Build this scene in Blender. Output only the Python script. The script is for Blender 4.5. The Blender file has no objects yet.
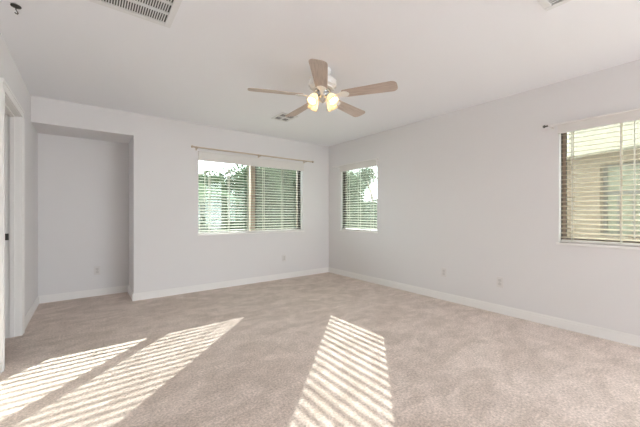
import bpy, bmesh, math, random
from mathutils import Vector, Matrix, noise

scene = bpy.context.scene
COL = scene.collection
random.seed(7)

# ---------------------------------------------------------------- camera
cam_d = bpy.data.cameras.new('camera')
cam = bpy.data.objects.new('camera', cam_d)
COL.objects.link(cam)
cam.location = (0.0, 0.0, 1.128)
cam.rotation_euler = (math.radians(90), 0, math.radians(-37.25))
cam_d.sensor_width = 36.0
cam_d.lens = 305.0 / 640.0 * 36.0
cam_d.shift_y = 0.5 / 640.0
cam_d.clip_start = 0.02
cam_d.clip_end = 300
scene.camera = cam

# ---------------------------------------------------------------- world, sun, exposure
SKY = 5.6
SUN = 12.2
EXPOSURE = 0.76
w = bpy.data.worlds.new('sky')
scene.world = w
w.use_nodes = True
w.node_tree.nodes['Background'].inputs['Color'].default_value = (0.87, 0.945, 1.0, 1)
w.node_tree.nodes['Background'].inputs['Strength'].default_value = SKY

SUN_AZ, SUN_EL = math.radians(46.3), math.radians(21.9)
sd = bpy.data.lights.new('sun', 'SUN')
sd.energy = SUN
sd.color = (1.0, 0.965, 0.94)
sd.angle = math.radians(0.36)
sun = bpy.data.objects.new('sun', sd)
COL.objects.link(sun)
dv = Vector((-math.sin(SUN_AZ) * math.cos(SUN_EL), -math.cos(SUN_AZ) * math.cos(SUN_EL), -math.sin(SUN_EL)))
sun.rotation_euler = dv.to_track_quat('-Z', 'Y').to_euler()
sun.location = (8, 9, 7)

vs = scene.view_settings
vs.view_transform = 'Standard'
vs.look = 'None'
vs.gamma = 1.0
vs.use_curve_mapping = False
vs.exposure = EXPOSURE
cy = scene.cycles
cy.use_denoising = True
cy.max_bounces = 12
cy.diffuse_bounces = 8
cy.transparent_max_bounces = 24
cy.sample_clamp_indirect = 6.0
cy.caustics_reflective = False
cy.caustics_refractive = False

# ---------------------------------------------------------------- materials
def new_mat(name):
    m = bpy.data.materials.new(name)
    m.use_nodes = True
    nt = m.node_tree
    return m, nt, nt.nodes['Principled BSDF'], nt.nodes['Material Output']

def pmat(name, col, rough=0.5, metal=0.0, spec=0.5, bump=None):
    m, nt, b, o = new_mat(name)
    b.inputs['Base Color'].default_value = (*col, 1)
    b.inputs['Roughness'].default_value = rough
    b.inputs['Metallic'].default_value = metal
    b.inputs['Specular IOR Level'].default_value = spec
    if bump:
        sc, st, di = bump
        tc = nt.nodes.new('ShaderNodeTexCoord')
        n = nt.nodes.new('ShaderNodeTexNoise')
        n.inputs['Scale'].default_value = sc
        n.inputs['Detail'].default_value = 3
        bp = nt.nodes.new('ShaderNodeBump')
        bp.inputs['Strength'].default_value = st
        bp.inputs['Distance'].default_value = di
        nt.links.new(tc.outputs['Object'], n.inputs['Vector'])
        nt.links.new(n.outputs['Fac'], bp.inputs['Height'])
        nt.links.new(bp.outputs['Normal'], b.inputs['Normal'])
    return m

def two_tone(name, c1, c2, scale, rough=0.8, bump=(0.4, 0.01), stretch=(1, 1, 1), detail=5, coords='Object'):
    m, nt, b, o = new_mat(name)
    tc = nt.nodes.new('ShaderNodeTexCoord')
    mp = nt.nodes.new('ShaderNodeMapping')
    mp.inputs['Scale'].default_value = stretch
    n = nt.nodes.new('ShaderNodeTexNoise')
    n.inputs['Scale'].default_value = scale
    n.inputs['Detail'].default_value = detail
    cr = nt.nodes.new('ShaderNodeValToRGB')
    cr.color_ramp.elements[0].position = 0.35
    cr.color_ramp.elements[0].color = (*c1, 1)
    cr.color_ramp.elements[1].position = 0.65
    cr.color_ramp.elements[1].color = (*c2, 1)
    L = nt.links.new
    L(tc.outputs[coords], mp.inputs['Vector'])
    L(mp.outputs['Vector'], n.inputs['Vector'])
    L(n.outputs['Fac'], cr.inputs['Fac'])
    L(cr.outputs['Color'], b.inputs['Base Color'])
    b.inputs['Roughness'].default_value = rough
    b.inputs['Specular IOR Level'].default_value = 0.2
    if bump:
        bp = nt.nodes.new('ShaderNodeBump')
        bp.inputs['Strength'].default_value = bump[0]
        bp.inputs['Distance'].default_value = bump[1]
        L(n.outputs['Fac'], bp.inputs['Height'])
        L(bp.outputs['Normal'], b.inputs['Normal'])
    return m

def carpet_mat():
    m, nt, b, o = new_mat('beige_carpet')
    L = nt.links.new
    N = nt.nodes.new
    tc = N('ShaderNodeTexCoord')
    # pile grain
    g = N('ShaderNodeTexNoise'); g.inputs['Scale'].default_value = 70; g.inputs['Detail'].default_value = 4
    g.inputs['Roughness'].default_value = 0.7
    L(tc.outputs['Object'], g.inputs['Vector'])
    # vacuum swipes: stretched, distorted noise
    mp = N('ShaderNodeMapping'); mp.inputs['Rotation'].default_value = (0, 0, math.radians(-20)); mp.inputs['Scale'].default_value = (1.3, 2.4, 1)
    L(tc.outputs['Object'], mp.inputs['Vector'])
    v = N('ShaderNodeTexNoise'); v.inputs['Scale'].default_value = 1.7; v.inputs['Detail'].default_value = 4; v.inputs['Distortion'].default_value = 1.4
    L(mp.outputs['Vector'], v.inputs['Vector'])
    p = N('ShaderNodeTexNoise'); p.inputs['Scale'].default_value = 9; p.inputs['Detail'].default_value = 3
    L(tc.outputs['Object'], p.inputs['Vector'])
    def ramp(src, a, c1, bpos, c2):
        r = N('ShaderNodeValToRGB')
        r.color_ramp.elements[0].position = a; r.color_ramp.elements[0].color = (*c1, 1)
        r.color_ramp.elements[1].position = bpos; r.color_ramp.elements[1].color = (*c2, 1)
        L(src, r.inputs['Fac']); return r.outputs['Color']
    c_g = ramp(g.outputs['Fac'], 0.34, (0.49, 0.413, 0.367), 0.66, (0.87, 0.748, 0.678))
    c_v = ramp(v.outputs['Fac'], 0.40, (0.90, 0.885, 0.87), 0.60, (1.05, 1.05, 1.05))
    c_p = ramp(p.outputs['Fac'], 0.35, (0.92, 0.91, 0.90), 0.65, (1.04, 1.04, 1.04))
    def mul(a, b_):
        x = N('ShaderNodeMix'); x.data_type = 'RGBA'; x.blend_type = 'MULTIPLY'; x.inputs[0].default_value = 1
        L(a, x.inputs[6]); L(b_, x.inputs[7]); return x.outputs[2]
    L(mul(mul(c_g, c_v), c_p), b.inputs['Base Color'])
    b.inputs['Roughness'].default_value = 0.95
    b.inputs['Specular IOR Level'].default_value = 0.05
    b.inputs['Sheen Weight'].default_value = 0.15
    bp = N('ShaderNodeBump'); bp.inputs['Strength'].default_value = 0.5; bp.inputs['Distance'].default_value = 0.012
    L(g.outputs['Fac'], bp.inputs['Height'])
    L(bp.outputs['Normal'], b.inputs['Normal'])
    return m

def wood_mat(name, c1, c2):
    return two_tone(name, c1, c2, 6, rough=0.45, bump=(0.08, 0.002), stretch=(1.2, 14, 14), detail=6)

def thin_mat(name, transp, col, kind='glossy', rough=0.02, tint=(1, 1, 1)):
    m = bpy.data.materials.new(name); m.use_nodes = True
    nt = m.node_tree; nt.nodes.clear()
    o = nt.nodes.new('ShaderNodeOutputMaterial')
    mx = nt.nodes.new('ShaderNodeMixShader'); mx.inputs[0].default_value = 1 - transp
    t = nt.nodes.new('ShaderNodeBsdfTransparent'); t.inputs['Color'].default_value = (*tint, 1)
    if kind == 'glossy':
        g = nt.nodes.new('ShaderNodeBsdfGlossy'); g.inputs['Roughness'].default_value = rough
    else:
        g = nt.nodes.new('ShaderNodeBsdfDiffuse')
    g.inputs['Color'].default_value = (*col, 1)
    nt.links.new(t.outputs[0], mx.inputs[1]); nt.links.new(g.outputs[0], mx.inputs[2])
    nt.links.new(mx.outputs[0], o.inputs['Surface'])
    return m

def trans_mat(name, col, tcol, fac, spec=0.0, var=None):
    m = bpy.data.materials.new(name); m.use_nodes = True
    nt = m.node_tree; nt.nodes.clear()
    o = nt.nodes.new('ShaderNodeOutputMaterial')
    mx = nt.nodes.new('ShaderNodeMixShader'); mx.inputs[0].default_value = fac
    d = nt.nodes.new('ShaderNodeBsdfDiffuse'); d.inputs['Color'].default_value = (*col, 1)
    t = nt.nodes.new('ShaderNodeBsdfTranslucent'); t.inputs['Color'].default_value = (*tcol, 1)
    if var:
        tc = nt.nodes.new('ShaderNodeTexCoord')
        n = nt.nodes.new('ShaderNodeTexNoise'); n.inputs['Scale'].default_value = var[0]
        r = nt.nodes.new('ShaderNodeValToRGB')
        r.color_ramp.elements[0].position = 0.3; r.color_ramp.elements[0].color = (*var[1], 1)
        r.color_ramp.elements[1].position = 0.7; r.color_ramp.elements[1].color = (*col, 1)
        nt.links.new(tc.outputs['Object'], n.inputs['Vector'])
        nt.links.new(n.outputs['Fac'], r.inputs['Fac'])
        nt.links.new(r.outputs['Color'], d.inputs['Color'])
    nt.links.new(d.outputs[0], mx.inputs[1]); nt.links.new(t.outputs[0], mx.inputs[2])
    last = mx
    if spec:
        g = nt.nodes.new('ShaderNodeBsdfGlossy'); g.inputs['Roughness'].default_value = 0.38; g.inputs['Color'].default_value = (0.95, 0.95, 0.92, 1)
        fr = nt.nodes.new('ShaderNodeFresnel'); fr.inputs['IOR'].default_value = spec
        m2 = nt.nodes.new('ShaderNodeMixShader')
        nt.links.new(fr.outputs[0], m2.inputs[0]); nt.links.new(mx.outputs[0], m2.inputs[1]); nt.links.new(g.outputs[0], m2.inputs[2])
        last = m2
    nt.links.new(last.outputs[0], o.inputs['Surface'])
    return m

def emit_mat(name, col, strength):
    m = bpy.data.materials.new(name); m.use_nodes = True
    nt = m.node_tree; nt.nodes.clear()
    o = nt.nodes.new('ShaderNodeOutputMaterial')
    e = nt.nodes.new('ShaderNodeEmission'); e.inputs['Color'].default_value = (*col, 1); e.inputs['Strength'].default_value = strength
    nt.links.new(e.outputs[0], o.inputs['Surface'])
    return m

M = {}
M['wall'] = pmat('wall_paint', (0.775, 0.765, 0.77), 0.75, spec=0.15, bump=(160, 0.12, 0.002))
M['ceiling'] = pmat('ceiling_paint', (0.86, 0.87, 0.905), 0.85, spec=0.1, bump=(120, 0.15, 0.002))
M['trim'] = pmat('trim_paint', (0.86, 0.85, 0.84), 0.45, spec=0.3)
M['carpet'] = carpet_mat()
M['vinyl'] = pmat('almond_vinyl', (0.42, 0.32, 0.255), 0.45, bump=(40, 0.03, 0.001))
M['bronze'] = pmat('bronze_aluminium', (0.05, 0.04, 0.033), 0.5, bump=(60, 0.03, 0.001))
M['glass'] = thin_mat('window_glass', 0.95, (0.9, 0.95, 0.92), tint=(0.945, 0.985, 0.955))
M['screen'] = thin_mat('fly_screen', 0.62, (0.30, 0.30, 0.28), kind='diffuse')
M['slat'] = trans_mat('blind_slat', (0.62, 0.63, 0.55), (0.56, 0.60, 0.46), 0.12)
M['slat_warm'] = trans_mat('blind_slat_warm', (0.60, 0.535, 0.435), (0.56, 0.49, 0.38), 0.12)
M['valance'] = pmat('valance_white', (0.745, 0.725, 0.70), 0.5, bump=(30, 0.03, 0.001))
M['cord'] = pmat('blind_cord', (0.68, 0.67, 0.60), 0.8, bump=(300, 0.2, 0.001))
M['rod_tan'] = pmat('brushed_brass_rod', (0.62, 0.52, 0.41), 0.45, metal=0.2, bump=(80, 0.03, 0.001))
M['rod_white'] = pmat('white_rod', (0.80, 0.78, 0.77), 0.35, bump=(80, 0.03, 0.001))
M['dark_metal'] = pmat('dark_metal', (0.09, 0.085, 0.08), 0.45, metal=0.6, bump=(80, 0.05, 0.001))
M['plate'] = pmat('outlet_plastic', (0.74, 0.72, 0.71), 0.35, bump=(50, 0.02, 0.001))
M['socket'] = pmat('socket_plastic', (0.62, 0.60, 0.59), 0.4, bump=(50, 0.02, 0.001))
M['slot'] = pmat('slot_black', (0.03, 0.03, 0.03), 0.7, bump=(50, 0.02, 0.001))
M['grille'] = pmat('grille_enamel', (0.76, 0.765, 0.775), 0.45, bump=(40, 0.02, 0.001))
M['duct'] = pmat('duct_shade', (0.09, 0.09, 0.09), 0.8, bump=(30, 0.1, 0.002))  # dark colour carries the shade inside the ducts
M['fan_white'] = pmat('fan_white_enamel', (0.83, 0.83, 0.82), 0.25, bump=(30, 0.02, 0.001))
M['chrome'] = pmat('brushed_nickel', (0.55, 0.57, 0.58), 0.22, metal=1.0, bump=(120, 0.03, 0.001))
M['blade'] = wood_mat('bleached_oak', (0.45, 0.365, 0.315), (0.57, 0.475, 0.415))
M['shade'] = trans_mat('amber_glass', (0.78, 0.69, 0.54), (0.92, 0.77, 0.56), 0.5)
M['bulb'] = emit_mat('bulb_glow', (1.0, 0.92, 0.78), 11.0)
M['leaf_dark'] = trans_mat('leaf_dark', (0.038, 0.058, 0.035), (0.05, 0.08, 0.035), 0.3, var=(1.5, (0.02, 0.032, 0.018)))
M['leaf_mid'] = trans_mat('leaf_mid', (0.052, 0.08, 0.05), (0.07, 0.11, 0.05), 0.3, var=(1.7, (0.03, 0.046, 0.028)))
M['leaf_pale'] = trans_mat('leaf_pale', (0.085, 0.12, 0.08), (0.11, 0.15, 0.08), 0.3, var=(1.6, (0.05, 0.075, 0.047)))
M['bark'] = two_tone('bark', (0.16, 0.12, 0.09), (0.30, 0.24, 0.18), 14, stretch=(1, 1, 0.25))
M['stucco'] = two_tone('tan_stucco', (0.115, 0.082, 0.056), (0.14, 0.102, 0.07), 40, bump=(0.5, 0.01))
M['stucco_trim'] = two_tone('cream_stucco', (0.25, 0.225, 0.17), (0.28, 0.255, 0.2), 40, bump=(0.4, 0.01))
M['house_frame'] = pmat('house_window_frame', (0.05, 0.042, 0.036), 0.5, bump=(40, 0.03, 0.001))
M['house_glass'] = pmat('house_window_glass', (0.115, 0.115, 0.08), 0.25, spec=0.2, bump=(3, 0.03, 0.01))
M['gravel'] = two_tone('desert_gravel', (0.70, 0.69, 0.67), (0.80, 0.79, 0.77), 60, bump=(0.8, 0.02))
M['concrete'] = two_tone('pale_concrete', (0.44, 0.435, 0.43), (0.52, 0.515, 0.51), 7, bump=(0.2, 0.004))
M['block'] = two_tone('block_wall', (0.12, 0.105, 0.085), (0.15, 0.13, 0.105), 9, bump=(0.4, 0.01))

# ---------------------------------------------------------------- mesh helpers
class MB:
    def __init__(self): self.bm = bmesh.new()
    def box(self, lo, hi, mat=None):
        lo = Vector(lo); hi = Vector(hi)
        c = (lo + hi) / 2; s = hi - lo
        T = Matrix.Translation(c) @ Matrix.Diagonal((s.x, s.y, s.z, 1))
        if mat: T = mat @ T
        bmesh.ops.create_cube(self.bm, size=1, matrix=T)
        return self
    def tube(self, pts, r, n=10, caps=True):
        pts = [Vector(p) for p in pts]
        rs = r if isinstance(r, (list, tuple)) else [r] * len(pts)
        rings = []
        prev = None
        for i, p in enumerate(pts):
            d = (pts[min(i + 1, len(pts) - 1)] - pts[max(i - 1, 0)]).normalized()
            if prev is None:
                a = d.orthogonal().normalized()
            else:
                a = (prev - d * prev.dot(d)).normalized()
            prev = a
            b = d.cross(a)
            rings.append([self.bm.verts.new(p + (a * math.cos(2 * math.pi * k / n) + b * math.sin(2 * math.pi * k / n)) * rs[i]) for k in range(n)])
        for i in range(len(rings) - 1):
            for k in range(n):
                self.bm.faces.new((rings[i][k], rings[i][(k + 1) % n], rings[i + 1][(k + 1) % n], rings[i + 1][k]))
        if caps:
            self.bm.faces.new(list(reversed(rings[0]))); self.bm.faces.new(rings[-1])
        return self
    def lathe(self, prof, n=24, mat=None, cap0=True, cap1=True):
        mat = mat or Matrix()
        rings = []
        for r, z in prof:
            rings.append([self.bm.verts.new(mat @ Vector((r * math.cos(2 * math.pi * k / n), r * math.sin(2 * math.pi * k / n), z))) for k in range(n)])
        for i in range(len(rings) - 1):
            for k in range(n):
                self.bm.faces.new((rings[i][k], rings[i][(k + 1) % n], rings[i + 1][(k + 1) % n], rings[i + 1][k]))
        if cap0: self.bm.faces.new(list(reversed(rings[0])))
        if cap1: self.bm.faces.new(rings[-1])
        return self
    def prism(self, poly, z0, z1, mat=None):
        mat = mat or Matrix()
        a = [self.bm.verts.new(mat @ Vector((x, y, z0))) for x, y in poly]
        b = [self.bm.verts.new(mat @ Vector((x, y, z1))) for x, y in poly]
        n = len(poly)
        self.bm.faces.new(list(reversed(a))); self.bm.faces.new(b)
        for k in range(n):
            self.bm.faces.new((a[k], a[(k + 1) % n], b[(k + 1) % n], b[k]))
        return self
    def sphere(self, c, r, seg=14):
        bmesh.ops.create_uvsphere(self.bm, u_segments=seg, v_segments=seg // 2 + 2, radius=r, matrix=Matrix.Translation(c))
        return self
    def quad(self, *p):
        self.bm.faces.new([self.bm.verts.new(q) for q in p]); return self
    def build(self, name, mat, parent=None, smooth=False, bevel=0, origin=None):
        bmesh.ops.recalc_face_normals(self.bm, faces=self.bm.faces[:])
        if origin is not None:
            bmesh.ops.translate(self.bm, vec=-Vector(origin), verts=self.bm.verts[:])
        me = bpy.data.meshes.new(name)
        self.bm.to_mesh(me); self.bm.free()
        me.materials.append(mat)
        if smooth:
            for p in me.polygons: p.use_smooth = True
            me.set_sharp_from_angle(angle=math.radians(40))
        o = bpy.data.objects.new(name, me)
        COL.objects.link(o)
        if origin is not None: o.location = origin
        if parent is not None: o.parent = parent
        if bevel:
            mod = o.modifiers.new('bevel', 'BEVEL'); mod.width = bevel; mod.segments = 2; mod.limit_method = 'ANGLE'
        return o

def tag(o, label=None, cat=None, group=None, kind=None):
    if label: o['label'] = label
    if cat: o['category'] = cat
    if group: o['group'] = group
    if kind: o['kind'] = kind
    return o

def empty(name, loc=(0, 0, 0), rz=0.0, parent=None):
    o = bpy.data.objects.new(name, None)
    o.empty_display_size = 0.1
    COL.objects.link(o)
    o.location = loc; o.rotation_euler = (0, 0, rz)
    if parent: o.parent = parent
    return o

def structure(o, label, cat):
    return tag(o, label, cat, kind='structure')

def copy_tree(o, parent=None):
    c = o.copy(); COL.objects.link(c)
    if parent is not None: c.parent = parent
    for ch in list(o.children): copy_tree(ch, c)
    return c

# ---------------------------------------------------------------- room dimensions
XL, XR, YB, YR, ZC = -0.505, 3.725, 4.619, -3.4, 2.44
TH = 0.20
TR = 0.125                              # right wall thickness
NX, NY, NZ = 0.472, 5.21, 2.148        # niche right side, niche back, niche head
# openings
BW = (1.283, 3.121, 0.825, 2.03)         # back window: x0, x1, z0, z1
SW = (3.372, 4.255, 0.835, 2.00)         # small window on the right wall: y0, y1
RW = (-0.86, 0.975, 0.845, 2.00)         # large window on the right wall
DO = (3.173, 3.93, 2.03)                 # doorway in the left wall: y0, y1, head

# ---------------------------------------------------------------- structure
f = MB().box((XL - 1.6, YR - 0.2, -0.12), (XR, NY, 0.0)).build('floor', M['carpet'])
structure(f, 'beige carpeted floor with vacuum marks', 'floor')
c = MB().box((XL - 1.6, YR - 0.2, ZC), (XR + TH, NY + TH, ZC + 0.12)).build('ceiling', M['ceiling'])
structure(c, 'flat white painted ceiling', 'ceiling')

wb = MB()
wb.box((NX, YB, 0), (BW[0], YB + TH, ZC)).box((BW[1], YB, 0), (XR + TH, YB + TH, ZC))
wb.box((BW[0], YB, 0), (BW[1], YB + TH, BW[2])).box((BW[0], YB, BW[3]), (BW[1], YB + TH, ZC))
wb.box((NX, YB + TH, 0), (NX + TH, NY, ZC))
wb.box((XL, NY, 0), (NX + TH, NY + TH, ZC))
wb.box((XL, YB, NZ), (NX, NY, ZC))
wb = wb.build('wall_back', M['wall'])
structure(wb, 'white back wall with the wide window and a tall niche at its left end', 'wall')

RO = (-3.35, -1.05, 0.0, 2.3)           # unseen opening added to the right wall to let daylight in, behind the viewer
wr = MB()
ys = [YR - 0.2, RO[0], RO[1], RW[0], RW[1], SW[0], SW[1], YB]
for i in (0, 2, 4, 6): wr.box((XR, ys[i], 0), (XR + TR, ys[i + 1], ZC))
for W_ in (RW, SW):
    wr.box((XR, W_[0], 0), (XR + TR, W_[1], W_[2])); wr.box((XR, W_[0], W_[3]), (XR + TR, W_[1], ZC))
wr.box((XR, RO[0], RO[3]), (XR + TR, RO[1], ZC))
wr = wr.build('wall_right', M['wall'])
structure(wr, 'white right wall with two windows covered by blinds', 'wall')

wl = MB()
LT = 0.115
wl.box((XL - LT, YR - 0.2, 0), (XL, DO[0], ZC)).box((XL - LT, DO[1], 0), (XL, NY + TH, ZC)).box((XL - LT, DO[0], DO[2]), (XL, DO[1], ZC))
wl = wl.build('wall_left', M['wall'])
structure(wl, 'white left wall with a cased doorway', 'wall')

PO = (2.3, 3.7, 2.3)                     # unseen opening added to the rear wall for more daylight
wq = MB()
wq.box((XL, YR - 0.2, 0), (PO[0], YR, ZC)).box((PO[1], YR - 0.2, 0), (XR, YR, ZC)).box((PO[0], YR - 0.2, PO[2]), (PO[1], YR, ZC))
wq = wq.build('wall_rear', M['wall'])
structure(wq, 'white wall behind the viewer with an unseen opening added for daylight', 'wall')

wc = MB()
wc.box((XL - 1.6, 2.4, 0), (XL - 1.5, 4.9, ZC)).box((XL - 1.5, 2.4, 0), (XL - LT, 2.5, ZC)).box((XL - 1.5, 4.8, 0), (XL - LT, 4.9, ZC))
wc = wc.build('wall_closet', M['wall'])
structure(wc, 'white walls of the small room beyond the doorway', 'wall')

# baseboards: stepped profile
BH = 0.095
def base_run(mb, a, b, nrm):
    a = Vector((*a, 0)); b = Vector((*b, 0)); n = Vector((*nrm, 0))
    for t, z0, z1 in ((0.016, 0.0, BH * 0.72), (0.011, BH * 0.72, BH * 0.9), (0.006, BH * 0.9, BH)):
        pts = [a, b, b + n * t, a + n * t]
        lo = Vector((min(p.x for p in pts), min(p.y for p in pts), z0)); hi = Vector((max(p.x for p in pts), max(p.y for p in pts), z1))
        mb.box(lo, hi)
m = MB(); base_run(m, (NX - 0.016, YB), (XR, YB), (0, -1)); base_run(m, (NX, YB - 0.016), (NX, NY), (-1, 0)); base_run(m, (XL, NY), (NX, NY), (0, -1))
structure(m.build('baseboard_back', M['trim']), 'white baseboard along the back wall and niche', 'baseboard')
m = MB(); base_run(m, (XR, YR), (XR, YB), (-1, 0))
structure(m.build('baseboard_right', M['trim']), 'white baseboard along the right wall', 'baseboard')
m = MB(); base_run(m, (XL, DO[1] + 0.075), (XL, NY), (1, 0)); base_run(m, (XL, YR), (XL, DO[0] - 0.075), (1, 0))
structure(m.build('baseboard_left', M['trim']), 'white baseboard along the left wall', 'baseboard')

# doorway
d = empty('door_1', (XL, (DO[0] + DO[1]) / 2, 0)); structure(d, 'cased doorway in the left wall with a black strike plate', 'doorway')
def D(mb, name, mat, **k):
    o = mb.build(name, mat, d, **k); o.matrix_parent_inverse = Matrix.Translation(d.location).inverted(); return o
cw, ct = 0.07, 0.021
for y0, y1 in ((DO[0] - cw, DO[0]), (DO[1], DO[1] + cw)):
    m = MB().box((XL, y0, 0), (XL + ct, y1, DO[2]))
    yy = y0 if y0 < DO[0] else y1 - 0.02
    m.box((XL + ct, yy, 0), (XL + ct + 0.005, yy + 0.02, DO[2]))
    D(m, 'casing', M['trim'], bevel=0.003)
m = MB().box((XL, DO[0] - cw, DO[2]), (XL + ct, DO[1] + cw, DO[2] + cw)).box((XL + ct, DO[0] - cw, DO[2] + cw - 0.02), (XL + ct + 0.005, DO[1] + cw, DO[2] + cw))
D(m, 'head_casing', M['trim'], bevel=0.003)
jt = 0.004
m = MB().box((XL - LT - 0.01, DO[0], 0), (XL + 0.01, DO[0] + jt, DO[2])).box((XL - LT - 0.01, DO[1] - jt, 0), (XL + 0.01, DO[1], DO[2])).box((XL - LT - 0.01, DO[0], DO[2] - jt), (XL + 0.01, DO[1], DO[2]))
D(m, 'jamb', M['trim'])
m = MB().box((XL - 0.065, DO[1] - jt - 0.012, 0), (XL - 0.03, DO[1] - jt, DO[2] - jt)).box((XL - 0.065, DO[0] + jt, 0), (XL - 0.03, DO[0] + jt + 0.012, DO[2] - jt)).box((XL - 0.065, DO[0] + jt, DO[2] - jt - 0.012), (XL - 0.03, DO[1] - jt, DO[2] - jt))
D(m, 'door_stop', M['trim'], bevel=0.002)
m = MB().box((XL - 0.105, DO[1] - jt - 0.003, 0.89), (XL - 0.07, DO[1] - jt, 0.95)).box((XL - 0.097, DO[1] - jt - 0.004, 0.905), (XL - 0.083, DO[1] - jt - 0.002, 0.935))
tag(D(m, 'strike_plate', M['dark_metal']), 'black strike plate')

# windows -------------------------------------------------------------
def frame_map(kind):
    # local u along the wall (as x), depth outwards w, z -> world
    if kind == 'back':
        return lambda u, w_, z: Vector((u, YB + w_, z))
    return lambda u, w_, z: Vector((XR + w_, u, z))

def wbox(mb, F, u0, u1, w0, w1, z0, z1):
    a = F(u0, w0, z0); b = F(u1, w1, z1)
    mb.box([min(a[i], b[i]) for i in range(3)], [max(a[i], b[i]) for i in range(3)])

def window(name, F, W_, label, mull=None, screen=None, fw=0.022, d=(0.078, 0.115, 0.135, 0.195)):
    t0, s0, f0, f1 = d                  # depths: dark jamb strip, screen, frame front and back
    u0, u1, z0, z1 = W_
    root = empty(name, F((u0 + u1) / 2, 0, z0)); structure(root, label, 'window')
    inv = Matrix.Translation(root.location).inverted()
    def B(mb, nm, mat, **k):
        o = mb.build(nm, mat, root, **k); o.matrix_parent_inverse = inv; return o
    m = MB()
    wbox(m, F, u0, u0 + fw, f0, f1, z0, z1); wbox(m, F, u1 - fw, u1, f0, f1, z0, z1)
    wbox(m, F, u0 + fw, u1 - fw, f0, f1, z0, z0 + fw); wbox(m, F, u0 + fw, u1 - fw, f0, f1, z1 - fw, z1)
    tag(B(m, 'window_frame', M['vinyl'], bevel=0.003), 'almond coloured frame')
    if mull:
        m = MB(); wbox(m, F, mull - 0.04, mull + 0.04, s0 - 0.005, f1 - 0.015, z0 + 0.002, z1 - 0.002)
        tag(B(m, 'mullion', M['vinyl'], bevel=0.003), 'pinkish tan upright between the two panes')
    panes = [(u0 + fw, u1 - fw)] if not mull else [(u0 + fw, mull - 0.04), (mull + 0.04, u1 - fw)]
    for a, b in panes:
        m = MB(); wbox(m, F, a, b, (f0 + f1) / 2 - 0.002, (f0 + f1) / 2 + 0.002, z0 + fw, z1 - fw)
        B(m, 'pane', M['glass'])
    m = MB()  # thin dark strip added on each jamb to blacken the deep reveal
    wbox(m, F, u0, u0 + 0.006, t0, s0 + 0.007, z0 + 0.002, z1); wbox(m, F, u1 - 0.006, u1, t0, s0 + 0.007, z0 + 0.002, z1)
    tag(B(m, 'dark_jamb_strip', M['bronze']), 'dark strip added along the jamb')
    if screen:
        a, b = screen
        m = MB(); m.quad(F(a + 0.02, s0 + 0.0075, z0 + 0.02), F(b - 0.02, s0 + 0.0075, z0 + 0.02), F(b - 0.02, s0 + 0.0075, z1 - 0.02), F(a + 0.02, s0 + 0.0075, z1 - 0.02))
        B(m, 'fly_screen', M['screen'])
        s = 0.024 if fw < 0.03 else 0.006
        m = MB()
        wbox(m, F, a, a + s, s0, s0 + 0.015, z0 + fw, z1 - fw); wbox(m, F, b - s, b, s0, s0 + 0.015, z0 + fw, z1 - fw)
        wbox(m, F, a, b, s0, s0 + 0.015, z0 + fw, z0 + fw + 0.012); wbox(m, F, a, b, s0, s0 + 0.015, z1 - fw - 0.012, z1 - fw)
        tag(B(m, 'screen_frame', M['bronze']), 'dark bronze screen frame')
    m = MB(); wbox(m, F, u0 - 0.02, u1 + 0.02, -0.018, 0.0, z0 - 0.02, z0 + 0.002); wbox(m, F, u0, u1, 0.0, f0, z0, z0 + 0.002)
    B(m, 'window_sill', M['trim'], bevel=0.003)
    return root

FB, FR = frame_map('back'), frame_map('right')
window('window_1', FB, BW, 'wide sliding window in the back wall', mull=2.19, screen=(2.23, 3.110))
window('window_2', FR, SW, 'narrow window in the right wall near the corner', screen=(3.378, 4.249), fw=0.010, d=(0.040, 0.083, 0.088, 0.122))
window('window_3', FR, RW, 'large window in the right wall at the picture edge', mull=0.0, screen=(0.04, 0.94), fw=0.035, d=(0.068, 0.083, 0.088, 0.122))

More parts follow.
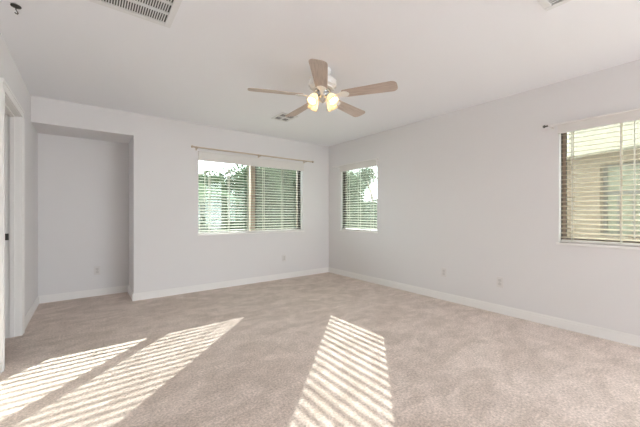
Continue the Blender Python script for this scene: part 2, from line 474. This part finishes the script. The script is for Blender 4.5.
# ---------------------------------------------------------------- blinds
def blind(F, W_, vz0, vz1, label, mat, cords, wand, tilt=12.0, vproj=0.03, D0=0.062):
    u0, u1, z0, z1 = W_
    root = empty('window_blind', F((u0 + u1) / 2, 0.055, z0)); tag(root, label, 'blind', 'slatted window blinds')
    inv = Matrix.Translation(root.location).inverted()
    def B(mb, nm, m_, **k):
        o = mb.build(nm, m_, root, **k); o.matrix_parent_inverse = inv; return o
    g = 0.008
    t = math.radians(tilt)
    hw, th = 0.025, 0.0028
    zb = z0 + 0.030
    zt = vz0 + 0.05
    n = int((zt - zb) / 0.044) + 1
    m = MB()
    for i in range(n):
        z = zb + 0.022 + i * 0.044
        du, dz = hw * math.cos(t), hw * math.sin(t)
        # room edge lower, outer edge higher, slight crown
        prof = [(-du, z - dz), (0, z + 0.002), (du, z + dz)]
        up = [F(0, D0 + p, q + th / 2) for p, q in prof]; dn = [F(0, D0 + p, q - th / 2) for p, q in prof]
        ring = up + dn[::-1]
        d1 = F(u0 + g, 0, 0) - F(0, 0, 0); d2 = F(u1 - g, 0, 0) - F(0, 0, 0)
        a = [m.bm.verts.new(p + d1) for p in ring]; b = [m.bm.verts.new(p + d2) for p in ring]
        k = len(ring)
        m.bm.faces.new(a); m.bm.faces.new(list(reversed(b)))
        for j in range(k): m.bm.faces.new((a[j], a[(j + 1) % k], b[(j + 1) % k], b[j]))
    B(m, 'slats', mat)
    m = MB(); wbox(m, F, u0 + g, u1 - g, D0 - 0.026, D0 + 0.026, z0 + 0.006, z0 + 0.028)
    B(m, 'bottom_rail', M['valance'], bevel=0.004)
    m = MB(); wbox(m, F, u0 + 0.004, u1 - 0.004, D0 - 0.028, D0 + 0.028, zt + 0.012, z1 - 0.003)
    B(m, 'head_rail', M['valance'])
    m = MB(); wbox(m, F, u0 - 0.004, u1 + 0.004, -vproj, -vproj + 0.014, vz0, vz1)
    wbox(m, F, u0 - 0.004, u0 + 0.01, -vproj + 0.014, 0.0, vz0, vz1); wbox(m, F, u1 - 0.01, u1 + 0.004, -vproj + 0.014, 0.0, vz0, vz1)
    wbox(m, F, u0 - 0.004, u1 + 0.004, -vproj + 0.014, 0.0, vz1 - 0.012, vz1)
    wbox(m, F, u0 - 0.004, u1 + 0.004, -vproj - 0.006, -vproj, vz1 - 0.014, vz1)
    B(m, 'valance', M['valance'], bevel=0.002)
    for u in cords:
        m = MB()
        for wd in (D0 - 0.0275, D0 + 0.0275):
            wbox(m, F, u - 0.004, u + 0.004, wd - 0.0008, wd + 0.0008, z0 + 0.02, zt + 0.015)
        B(m, 'ladder_tape', M['cord'])
    if wand is not None:
        u, zl = wand
        m = MB().tube([F(u, D0 - 0.04, zt), F(u, D0 - 0.042, zl)], 0.0045, 8)
        B(m, 'tilt_wand', M['cord'], smooth=True)
    return root

blind(FB, BW, 1.905, 2.045, 'white slatted blind with cream valance in the wide back window', M['slat'], (1.46, 1.76, 2.08, 2.36, 2.72), (1.38, 1.30))
blind(FR, SW, 1.90, 2.015, 'white slatted blind in the narrow window beside the room corner', M['slat'], (3.52, 3.82, 4.10), None, D0=0.043)
blind(FR, RW, 1.92, 2.015, 'cream slatted blind over the window looking onto the tan neighbouring house', M['slat_warm'], (-0.70, -0.15, 0.20, 0.536, 0.878), (0.449, 0.90), D0=0.043)

# ---------------------------------------------------------------- curtain rods
def curtain_rod(F, ua, ub, z, stand, brackets, label, mat, fmat, r=0.008, sag=0.0):
    root = empty('curtain_rod', F((ua + ub) / 2, -stand, z)); tag(root, label, 'curtain rod', 'curtain rods above the windows')
    inv = Matrix.Translation(root.location).inverted()
    def B(mb, nm, m_, **k):
        o = mb.build(nm, m_, root, **k); o.matrix_parent_inverse = inv; return o
    B(MB().tube([F(ua, -stand, z), F(ub, -stand, z)], r, 12), 'rod', mat, smooth=True)
    for u, s in ((ua, -1), (ub, 1)):
        m = MB().tube([F(u, -stand, z), F(u + s * 0.012, -stand, z), F(u + s * 0.02, -stand, z), F(u + s * 0.03, -stand, z), F(u + s * 0.042, -stand, z), F(u + s * 0.047, -stand, z)],
                      [r * 1.1, r * 1.1, r * 0.8, r * 2.0, r * 1.5, r * 0.3], 12)
        B(m, 'finial', fmat, smooth=True)
    for u in brackets:
        m = MB(); wbox(m, F, u - 0.01, u + 0.01, -0.004, 0.0, z - 0.03, z + 0.03)
        wbox(m, F, u - 0.005, u + 0.005, -stand, -0.004, z - 0.016, z - 0.0105)
        m.tube([F(u, -stand - 0.012, z + 0.006), F(u, -stand - 0.012, z - 0.006), F(u, -stand - 0.006, z - 0.0125), F(u, -stand + 0.006, z - 0.0125), F(u, -stand + 0.012, z - 0.004)], 0.004, 8)
        B(m, 'bracket', mat)
    return root

curtain_rod(FB, 1.205, 3.25, 2.083, 0.085, (1.25, 2.235, 3.14), 'long tan curtain rod above the wide back window', M['rod_tan'], M['rod_tan'], r=0.010)
curtain_rod(FR, 3.31, 4.35, 2.003, 0.085, (3.34, 4.32), 'short white curtain rod above the narrow corner window', M['rod_white'], M['rod_white'])
curtain_rod(FR, -0.95, 1.04, 2.003, 0.085, (-0.90, 1.02), 'white curtain rod with dark end above the window at the right edge', M['rod_white'], M['dark_metal'])

# ---------------------------------------------------------------- outlets
def outlet(F, u, z, label, W=0.072, H=0.116):
    root = empty('wall_outlet', F(u, 0, z)); tag(root, label, 'outlet', 'wall outlets above the baseboards')
    inv = Matrix.Translation(root.location).inverted()
    def B(mb, nm, m_, **k):
        o = mb.build(nm, m_, root, **k); o.matrix_parent_inverse = inv; return o
    m = MB(); wbox(m, F, u - W / 2, u + W / 2, -0.006, 0.0, z - H / 2, z + H / 2)
    B(m, 'cover_plate', M['plate'], bevel=0.003)
    for s in (-1, 1):
        zc = z + s * 0.0205
        m = MB(); wbox(m, F, u - 0.0165, u + 0.0165, -0.009, -0.006, zc - 0.0145, zc + 0.0145)
        so = B(m, 'socket', M['socket'], bevel=0.002)
        m = MB()
        wbox(m, F, u - 0.0085, u - 0.0055, -0.0095, -0.0088, zc - 0.003, zc + 0.008); wbox(m, F, u + 0.0055, u + 0.0085, -0.0095, -0.0088, zc - 0.003, zc + 0.008)
        wbox(m, F, u - 0.0025, u + 0.0025, -0.0095, -0.0088, zc - 0.010, zc - 0.005)
        sl = m.build('socket_slots', M['slot'], so); sl.matrix_parent_inverse = inv
    m = MB(); wbox(m, F, u - 0.003, u + 0.003, -0.0075, -0.006, z - 0.003, z + 0.003)
    B(m, 'screw', M['chrome'])
    return root
FN = lambda u, w_, z: Vector((u, NY + w_, z))
outlet(FN, 0.10, 0.35, 'white wall outlet at the back of the tall niche')
outlet(FB, 2.725, 0.36, 'white wall outlet below the wide back window')
outlet(FR, 2.205, 0.362, 'white wall outlet on the right wall nearer the room corner')
outlet(FR, 1.52, 0.355, 'white wall outlet on the right wall nearer the large window')

# ---------------------------------------------------------------- ceiling vents
def return_grille(x0, x1, y0, y1, label, rows, pitch, bar, fins_along='y'):
    root = empty('ceiling_vent', ((x0 + x1) / 2, (y0 + y1) / 2, ZC)); tag(root, label, 'vent', 'ceiling vents')
    inv = Matrix.Translation(root.location).inverted()
    def B(mb, nm, m_, **k):
        o = mb.build(nm, m_, root, **k); o.matrix_parent_inverse = inv; return o
    b = 0.04
    z1, z0 = ZC, ZC - 0.012
    m = MB()
    m.box((x0, y0, z0), (x0 + b, y1, z1)).box((x1 - b, y0, z0), (x1, y1, z1)).box((x0 + b, y0, z0), (x1 - b, y0 + b, z1)).box((x0 + b, y1 - b, z0), (x1 - b, y1, z1))
    B(m, 'frame', M['grille'], bevel=0.003)
    B(MB().box((x0 + b, y0 + b, ZC - 0.002), (x1 - b, y1 - b, ZC - 0.0005)), 'duct_shade_plate', M['duct'])  # flat dark plate below the ceiling, painted as the shaded duct recess
    m = MB()
    ly = (y1 - y0 - 2 * b)
    lx = (x1 - x0 - 2 * b)
    for i in range(1, rows):
        y = y0 + b + ly * i / rows
        m.box((x0 + b, y - bar / 2, z0 + 0.001), (x1 - b, y + bar / 2, z1 - 0.003))
    n = int(lx / pitch)
    for j in range(1, n):
        x = x0 + b + lx * j / n
        m.box((x - pitch * 0.21, y0 + b, z0 + 0.002), (x + pitch * 0.21, y1 - b, z1 - 0.004))
    B(m, 'louvers', M['grille'])
    return root
return_grille(-0.20, 0.458, 1.68, 2.338, 'large square white return air grille in the ceiling above the left', 5, 0.0135, 0.022)
return_grille(2.02, 2.345, 0.34, 0.68, 'white ceiling register at the top edge on the right', 4, 0.022, 0.014)

def register(x0, x1, y0, y1, label):
    root = empty('ceiling_vent', ((x0 + x1) / 2, (y0 + y1) / 2, ZC)); tag(root, label, 'vent', 'ceiling vents')
    inv = Matrix.Translation(root.location).inverted()
    def B(mb, nm, m_, **k):
        o = mb.build(nm, m_, root, **k); o.matrix_parent_inverse = inv; return o
    b = 0.028; z1, z0 = ZC, ZC - 0.012
    xm, ym = (x0 + x1) / 2, (y0 + y1) / 2
    m = MB()
    m.box((x0, y0, z0), (x0 + b, y1, z1)).box((x1 - b, y0, z0), (x1, y1, z1)).box((x0 + b, y0, z0), (x1 - b, y0 + b, z1)).box((x0 + b, y1 - b, z0), (x1 - b, y1, z1))
    m.box((xm - 0.012, y0 + b, z0), (xm + 0.012, y1 - b, z1)).box((x0 + b, ym - 0.018, z0), (x1 - b, ym + 0.018, z1))
    B(m, 'frame', M['grille'], bevel=0.003)
    B(MB().box((x0 + b, y0 + b, ZC - 0.002), (x1 - b, y1 - b, ZC - 0.0005)), 'duct_shade_plate', M['duct'])  # no hole here: dark plate gives the recess its shade
    m = MB()
    for k in range(1, 9):
        y = y0 + b + (y1 - y0 - 2 * b) * k / 9
        T = Matrix.Translation((xm, y, ZC - 0.006)) @ Matrix.Rotation(math.radians(35), 4, 'X')
        m.box((-(x1 - x0) / 2 + b, -0.006, -0.0008), ((x1 - x0) / 2 - b, 0.006, 0.0008), T)
    B(m, 'louvers', M['grille'])
    return root
register(1.99, 2.24, 3.43, 3.72, 'white ceiling register behind the fan')

# ---------------------------------------------------------------- ceiling hook
hk = empty('ceiling_hook', (-0.362, 2.69, ZC)); tag(hk, 'small dark metal hook in the ceiling near the left wall', 'hook')
hk_p = MB().lathe([(0.008, 0.0), (0.026, -0.001), (0.026, -0.005), (0.010, -0.012)], 16).build('base_plate', M['dark_metal'], hk, smooth=True)
hk_h = MB().tube([(0, 0, -0.008), (0, 0, -0.024), (0.005, 0.004, -0.032), (0.009, 0.007, -0.04), (0.007, 0.005, -0.047), (0, 0, -0.049), (-0.005, -0.004, -0.044)], 0.0028, 8).build('hook', M['dark_metal'], hk, smooth=True)

# ---------------------------------------------------------------- ceiling fan
FX, FY = 1.70, 2.196
fan = empty('ceiling_fan', (FX, FY, ZC)); tag(fan, 'five blade white and oak ceiling fan with four lit glass shades', 'ceiling fan')
zb = -0.235
MB().lathe([(0.075, 0.0), (0.078, -0.012), (0.066, -0.045), (0.045, -0.06), (0.045, -0.075)], 32).build('canopy', M['fan_white'], fan, smooth=True)
MB().lathe([(0.045, -0.07), (0.085, -0.078), (0.118, -0.095), (0.130, -0.115), (0.128, -0.140), (0.112, -0.162), (0.100, -0.168), (0.098, -0.178), (0.06, -0.182)], 40).build('motor_housing', M['fan_white'], fan, smooth=True)
rib = None
for k in range(12):
    a = 2 * math.pi * k / 12
    if rib is None:
        rib = MB().box((-0.003, -0.014, -0.011), (0.003, 0.014, 0.011)).build('housing_rib', M['grille'], fan, bevel=0.002); o = rib
    else:
        o = copy_tree(rib, fan)
    o.matrix_local = Matrix.Rotation(a, 4, 'Z') @ Matrix.Translation((0.121, 0, -0.152)) @ Matrix.Rotation(math.radians(-40), 4, 'Y')
tag(MB().lathe([(0.07, -0.180), (0.074, -0.186), (0.074, -0.200), (0.066, -0.206), (0.060, -0.206), (0.058, -0.212), (0.05, -0.214)], 32).build('flywheel_ring', M['chrome'], fan, smooth=True), 'brushed metal ring')
tag(MB().lathe([(0.045, -0.206), (0.060, -0.215), (0.062, -0.235), (0.052, -0.262), (0.030, -0.282), (0.016, -0.292), (0.008, -0.300), (0.003, -0.304)], 32).build('switch_housing', M['chrome'], fan, smooth=True), 'brushed metal switch housing')
# blades
def blade_outline():
    pts = []
    L0, L1 = 0.185, 0.665
    w0, w1 = 0.052, 0.070
    pts.append((L0, -w0 + 0.012)); pts.append((L0 + 0.012, -w0))
    rc = 0.045
    for k in range(7):
        a = -math.pi / 2 + (math.pi / 2) * k / 6
        pts.append((L1 - rc + rc * math.cos(a), -(w1 - rc) + rc * math.sin(a)))
    for k in range(7):
        a = (math.pi / 2) * k / 6
        pts.append((L1 - rc + rc * math.cos(a), (w1 - rc) + rc * math.sin(a)))
    pts.append((L0 + 0.012, w0)); pts.append((L0, w0 - 0.012))
    return pts
def iron_outline():
    return [(0.06, -0.016), (0.10, -0.013), (0.14, -0.014), (0.175, -0.030), (0.205, -0.044), (0.232, -0.034), (0.250, -0.008), (0.250, 0.008), (0.232, 0.034), (0.205, 0.044), (0.175, 0.030), (0.14, 0.014), (0.10, 0.013), (0.06, 0.016)]
cf = math.atan2(math.cos(math.radians(37.25)), math.sin(math.radians(37.25)))
bm_ = None
for k in range(5):
    ang = cf + math.pi + math.radians(-3.39) + k * math.radians(72)
    if bm_ is None:
        bl = MB().prism(blade_outline(), -0.003, 0.003).build('blade', M['blade'], fan, bevel=0.0015)
        ir = MB().prism(iron_outline(), -0.0085, -0.0035).build('blade_iron', M['fan_white'], bl, bevel=0.0015)
        tag(ir, 'white blade holder')
        bm_ = bl
    else:
        bl = copy_tree(bm_, fan)
    bl.rotation_euler = (Matrix.Rotation(ang, 4, 'Z') @ Matrix.Rotation(math.radians(-12), 4, 'X')).to_euler()
    bl.location = (0, 0, -0.244)
# light kit
for k in range(4):
    ang = cf + math.radians(45) + k * math.radians(90)
    ux, uy = math.cos(ang), math.sin(ang)
    MB().tube([(ux * 0.035, uy * 0.035, -0.262), (ux * 0.055, uy * 0.055, -0.252), (ux * 0.075, uy * 0.075, -0.250), (ux * 0.088, uy * 0.088, -0.258)], 0.008, 10).build('lamp_arm', M['chrome'], fan, smooth=True)
    T = Matrix.Rotation(ang, 4, 'Z') @ Matrix.Translation((0.088, 0, -0.256)) @ Matrix.Rotation(math.radians(-38), 4, 'Y')
    # fluted tulip shade opening outwards and down
    m = MB()
    prof = [(0.018, 0.0), (0.026, -0.012), (0.034, -0.032), (0.039, -0.055), (0.041, -0.075), (0.046, -0.088)]
    rings = []
    nn = 32
    for r, z in prof:
        rings.append([m.bm.verts.new(T @ Vector(((r * (1 + 0.04 * math.cos(8 * 2 * math.pi * q / nn))) * math.cos(2 * math.pi * q / nn), (r * (1 + 0.04 * math.cos(8 * 2 * math.pi * q / nn))) * math.sin(2 * math.pi * q / nn), z))) for q in range(nn)])
    for i in range(len(rings) - 1):
        for q in range(nn):
            m.bm.faces.new((rings[i][q], rings[i][(q + 1) % nn], rings[i + 1][(q + 1) % nn], rings[i + 1][q]))
    sh = m.build('lamp_shade', M['shade'], fan, smooth=True)
    tag(sh, 'amber tinted glass tulip shade, lit')
    sol = sh.modifiers.new('thick', 'SOLIDIFY'); sol.thickness = 0.003
    MB().lathe([(0.012, -0.004), (0.013, -0.020), (0.020, -0.034), (0.026, -0.050), (0.024, -0.064), (0.014, -0.074), (0.003, -0.077)], 18, T).build('bulb', M['bulb'], sh, smooth=True)
    MB().lathe([(0.008, 0.006), (0.020, 0.004), (0.021, -0.004), (0.014, -0.006)], 18, T).build('shade_holder', M['chrome'], sh, smooth=True)
m = MB().tube([(0.03, -0.03, -0.275), (0.031, -0.031, -0.36)], 0.0012, 6).sphere((0.031, -0.031, -0.365), 0.006)
m.build('pull_chain', M['chrome'], fan)

# ---------------------------------------------------------------- outdoors
g = MB().box((-30, -30, -0.30), (45, 45, -0.16)).build('ground', M['gravel'])
structure(g, 'tan gravel ground outside the windows', 'ground')

pa = MB().box((-4, -12, -0.16), (9, YR - 0.2, -0.02)).box((XR + TR, YR - 0.2, -0.16), (9, -0.95, -0.02)).build('bounce_slab', M['concrete'])  # unseen slab added outside to bounce light up to the ceiling
structure(pa, 'unseen pale concrete slab added behind the room to bounce daylight', 'bounce_slab')

fe = MB()
fe.box((-6, 13.4, -0.16), (16, 13.6, 1.75)).box((-6, 13.37, 1.75), (16, 13.63, 1.83)).build('garden_wall', M['block'])
fe = bpy.data.objects['garden_wall']; tag(fe, 'tan block garden wall behind the shrubs', 'wall')

def leaf_mesh(mb, centres, n, size, rnd, long=1.0):
    V = []; 
    for i in range(n):
        c, rad = rnd.choice(centres)
        # sample nearer to the shell
        d = Vector((rnd.gauss(0, 1), rnd.gauss(0, 1), rnd.gauss(0, 1))).normalized()
        p = Vector(c) + Vector((d.x * rad[0], d.y * rad[1], d.z * rad[2])) * (rnd.random() ** 0.45)
        if p.z < -0.1: p.z = rnd.uniform(-0.1, 0.3)
        a = Vector((rnd.gauss(0, 1), rnd.gauss(0, 1), rnd.gauss(0, 0.6))).normalized()
        b = a.orthogonal().normalized()
        b = Matrix.Rotation(rnd.random() * 6.28, 3, a) @ b
        s = size * rnd.uniform(0.6, 1.3)
        q = [p - a * s * long, p + b * s * 0.45, p + a * s * long, p - b * s * 0.45]
        mb.bm.faces.new([mb.bm.verts.new(x) for x in q])

def shrub(name, x, y, h, r, n, size, mat, label, seed, cat='shrub', long=1.3, stems=4, low=0.0):
    rnd = random.Random(seed)
    root = empty(name, (x, y, -0.16)); tag(root, label, cat, 'shrubs outside the windows')
    cs = []
    for k in range(12):
        zz = rnd.uniform(0.15, 0.84) * h
        rr = r * rnd.uniform(0.45, 0.65)
        a = k * 2.4 + rnd.random()
        o = r * rnd.uniform(0.25, 0.55)
        cs.append(((math.cos(a) * o, math.sin(a) * o, zz), (rr, rr, min(rr * 1.2, h - zz + 0.03))))
    cs.append(((0, 0, h * 0.35), (r * 0.95, r * 0.95, h * 0.36)))
    cs.append(((0, 0, h * 0.68), (r * 0.9, r * 0.9, h * 0.31)))
    m = MB(); leaf_mesh(m, cs, n, size, rnd, long)
    m.build('crown', mat, root)
    m = MB()
    for k in range(stems):
        a = rnd.random() * 6.28
        m.tube([(0.05 * math.cos(a), 0.05 * math.sin(a), 0), (0.15 * math.cos(a), 0.15 * math.sin(a), h * 0.3), (0.4 * r * math.cos(a), 0.4 * r * math.sin(a), h * 0.7)], [0.035, 0.028, 0.012], 7)
    m.build('trunk', M['bark'], root)
    return root

for args in [
    (2.45, 8.55, 2.45, 0.72, 10000, 0.055, M['leaf_dark'], 'dark green shrub at the left end of the view through the wide back window', 1),
    (4.15, 8.55, 2.85, 0.72, 10000, 0.055, M['leaf_dark'], 'dark shrub in the middle of the view through the wide back window', 2),
    (5.85, 8.55, 3.0, 0.72, 10000, 0.055, M['leaf_mid'], 'green shrub at the right end of the view through the wide back window', 3),
    (3.15, 10.6, 2.7, 0.6, 9000, 0.065, M['leaf_dark'], 'dark shrub further back at the left of the wide back window', 6),
    (4.75, 10.6, 3.3, 0.6, 9000, 0.065, M['leaf_mid'], 'tall shrub further back just left of the upright in the wide back window', 7),
    (6.3, 10.6, 3.5, 0.6, 9000, 0.065, M['leaf_mid'], 'tall shrub further back in the right pane of the wide back window', 8),
    (7.85, 10.6, 3.6, 0.6, 8000, 0.065, M['leaf_pale'], 'tall pale shrub furthest right in the right pane of the wide back window', 10),
    (8.4, 9.15, 3.2, 0.8, 12000, 0.06, M['leaf_pale'], 'tall pale green shrub seen through the narrow corner window', 4),
    (7.0, 6.75, 1.75, 0.6, 6000, 0.05, M['leaf_mid'], 'low green shrub at the bottom of the view through the narrow corner window', 5),
]:
    shrub('shrub', *args)
# long hedge closing the view
hd = empty('hedge', (6.0, 12.5, -0.16)); tag(hd, 'long tall hedge behind the shrubs outside the back window', 'hedge')
rnd = random.Random(12)
m = MB(); cs = []
for k in range(28):
    x = -4.0 + 8.6 * k / 27
    top = 2.55 + 1.15 * min(1, max(0, (x + 3.0) / 3.0)) + rnd.uniform(-0.15, 0.15)
    cs.append(((x, 0, top * 0.27), (0.45, 0.45, top * 0.3))); cs.append(((x, 0, top * 0.74), (0.42, 0.42, top * 0.27)))
leaf_mesh(m, cs, 26000, 0.085, rnd, 1.2)
m.build('foliage', M['leaf_dark'], hd)
m = MB()
for k in range(15):
    x = -3.9 + 8.4 * k / 14
    m.tube([(x, 0, 0), (x + 0.05, 0.03, 1.0), (x - 0.04, -0.03, 2.0)], [0.05, 0.04, 0.02], 7)
m.build('stems', M['bark'], hd)

# leaning tree
t = empty('tree', (9.95, 9.0, -0.16)); tag(t, 'thin leaning tree against the sky in the narrow corner window', 'tree')
MB().tube([(0, 0, 0), (0.02, -0.05, 0.9), (0.0, 0.25, 1.9), (0.05, 0.7, 2.9)], [0.07, 0.06, 0.05, 0.03], 9).build('trunk', M['bark'], t, smooth=True)
m = MB(); leaf_mesh(m, [((0.05, 0.75, 3.0), (0.5, 0.5, 0.4)), ((0.1, 1.1, 2.7), (0.4, 0.5, 0.4))], 1800, 0.06, random.Random(9), 1.3)
m.build('crown', M['leaf_mid'], t)

# feathery palm seen top left of the back window
pt = empty('palm_tree', (1.6, 6.55, -0.16)); tag(pt, 'feathery palm with arching fronds at the upper left of the back window', 'palm')
MB().tube([(0, 0, 0), (0.02, 0.02, 0.6), (0.0, 0.05, 1.25)], [0.14, 0.13, 0.11], 12).build('trunk', M['bark'], pt, smooth=True)
rnd = random.Random(21)
for k in range(11):
    a = k * 2 * math.pi / 11 + rnd.uniform(-0.2, 0.2)
    L = rnd.uniform(0.8, 1.05); up = rnd.uniform(0.7, 1.25)
    m = MB(); pts = []
    for i in range(15):
        s = i / 14
        pts.append(Vector((math.cos(a) * L * s, 0.05 + math.sin(a) * L * s, 1.25 + up * s * 1.5 - (up * 1.5) * 0.75 * s * s)))
    m.tube(pts, [0.014 * (1 - 0.8 * i / 14) + 0.002 for i in range(15)], 6)
    sidev = Vector((-math.sin(a), math.cos(a), 0))
    for i in range(2, 15):
        for j in (0, 0.5):
            p = pts[i] if j == 0 else (pts[i] + pts[i - 1]) / 2
            dr = (pts[i] - pts[i - 1]).normalized()
            for sg in (-1, 1):
                ln = 0.42 * (1 - 0.6 * abs(i / 14 - 0.45))
                tip = p + sidev * sg * ln * 0.75 + dr * ln * 0.55 + Vector((0, 0, -ln * 0.25))
                wv = dr * 0.014
                m.bm.faces.new([m.bm.verts.new(x) for x in (p - wv, (p + tip) / 2 - wv + Vector((0, 0, 0.02)), tip, (p + tip) / 2 + wv + Vector((0, 0, 0.02)), p + wv)])
    m.build('frond', M['leaf_pale'], pt)

# neighbouring house beyond the right hand window
uv = Vector((0.355, 0.935, 0)).normalized()
nv = Vector((-uv.y, uv.x, 0))               # towards our windows
P0 = Vector((9.49, 1.71, 0))
hs = empty('house', (P0.x, P0.y, -0.16)); tag(hs, 'tan stucco neighbouring house seen through the right edge window', 'house')
HB = Matrix.Translation((0, 0, 0)) @ Matrix(((uv.x, -nv.x, 0, 0), (uv.y, -nv.y, 0, 0), (0, 0, 1, 0), (0, 0, 0, 1)))  # local: x along wall, y into house
wt = 2.68
m = MB()
wx0, wx1, wz0, wz1 = -2.3, 0.0, 0.78, 2.42
m.box((wx1, 0, 0), (2.2, 5, wt), HB).box((-7, 0, 0), (wx0, 5, wt), HB).box((wx0, 0, 0), (wx1, 5, wz0), HB).box((wx0, 0, wz1), (wx1, 5, wt), HB).box((wx0, 0.6, wz0), (wx1, 5, wz1), HB)
m.build('wall', M['stucco'], hs)
MB().box((-7.1, -0.35, wt), (2.3, 5.1, wt + 1.6), HB).build('parapet', M['stucco_trim'], hs)
wf = MB()
fwid = 0.07
wf.box((wx0, 0.12, wz0), (wx0 + fwid, 0.2, wz1), HB).box((wx1 - fwid, 0.12, wz0), (wx1, 0.2, wz1), HB).box((wx0, 0.12, wz0), (wx1, 0.2, wz0 + fwid), HB).box((wx0, 0.12, wz1 - fwid), (wx1, 0.2, wz1), HB)
wf.box((wx0, 0.12, 1.74), (wx1, 0.19, 1.80), HB)
for xb in (-0.28, -0.55, -0.92, -1.3, -1.7): wf.box((xb - 0.02, 0.13, wz0), (xb + 0.02, 0.19, 1.76), HB)
hw_ = wf.build('window', M['house_frame'], hs)
MB().box((wx0 + fwid, 0.155, wz0 + fwid), (wx1 - fwid, 0.165, wz1 - fwid), HB).build('pane', M['house_glass'], hw_)
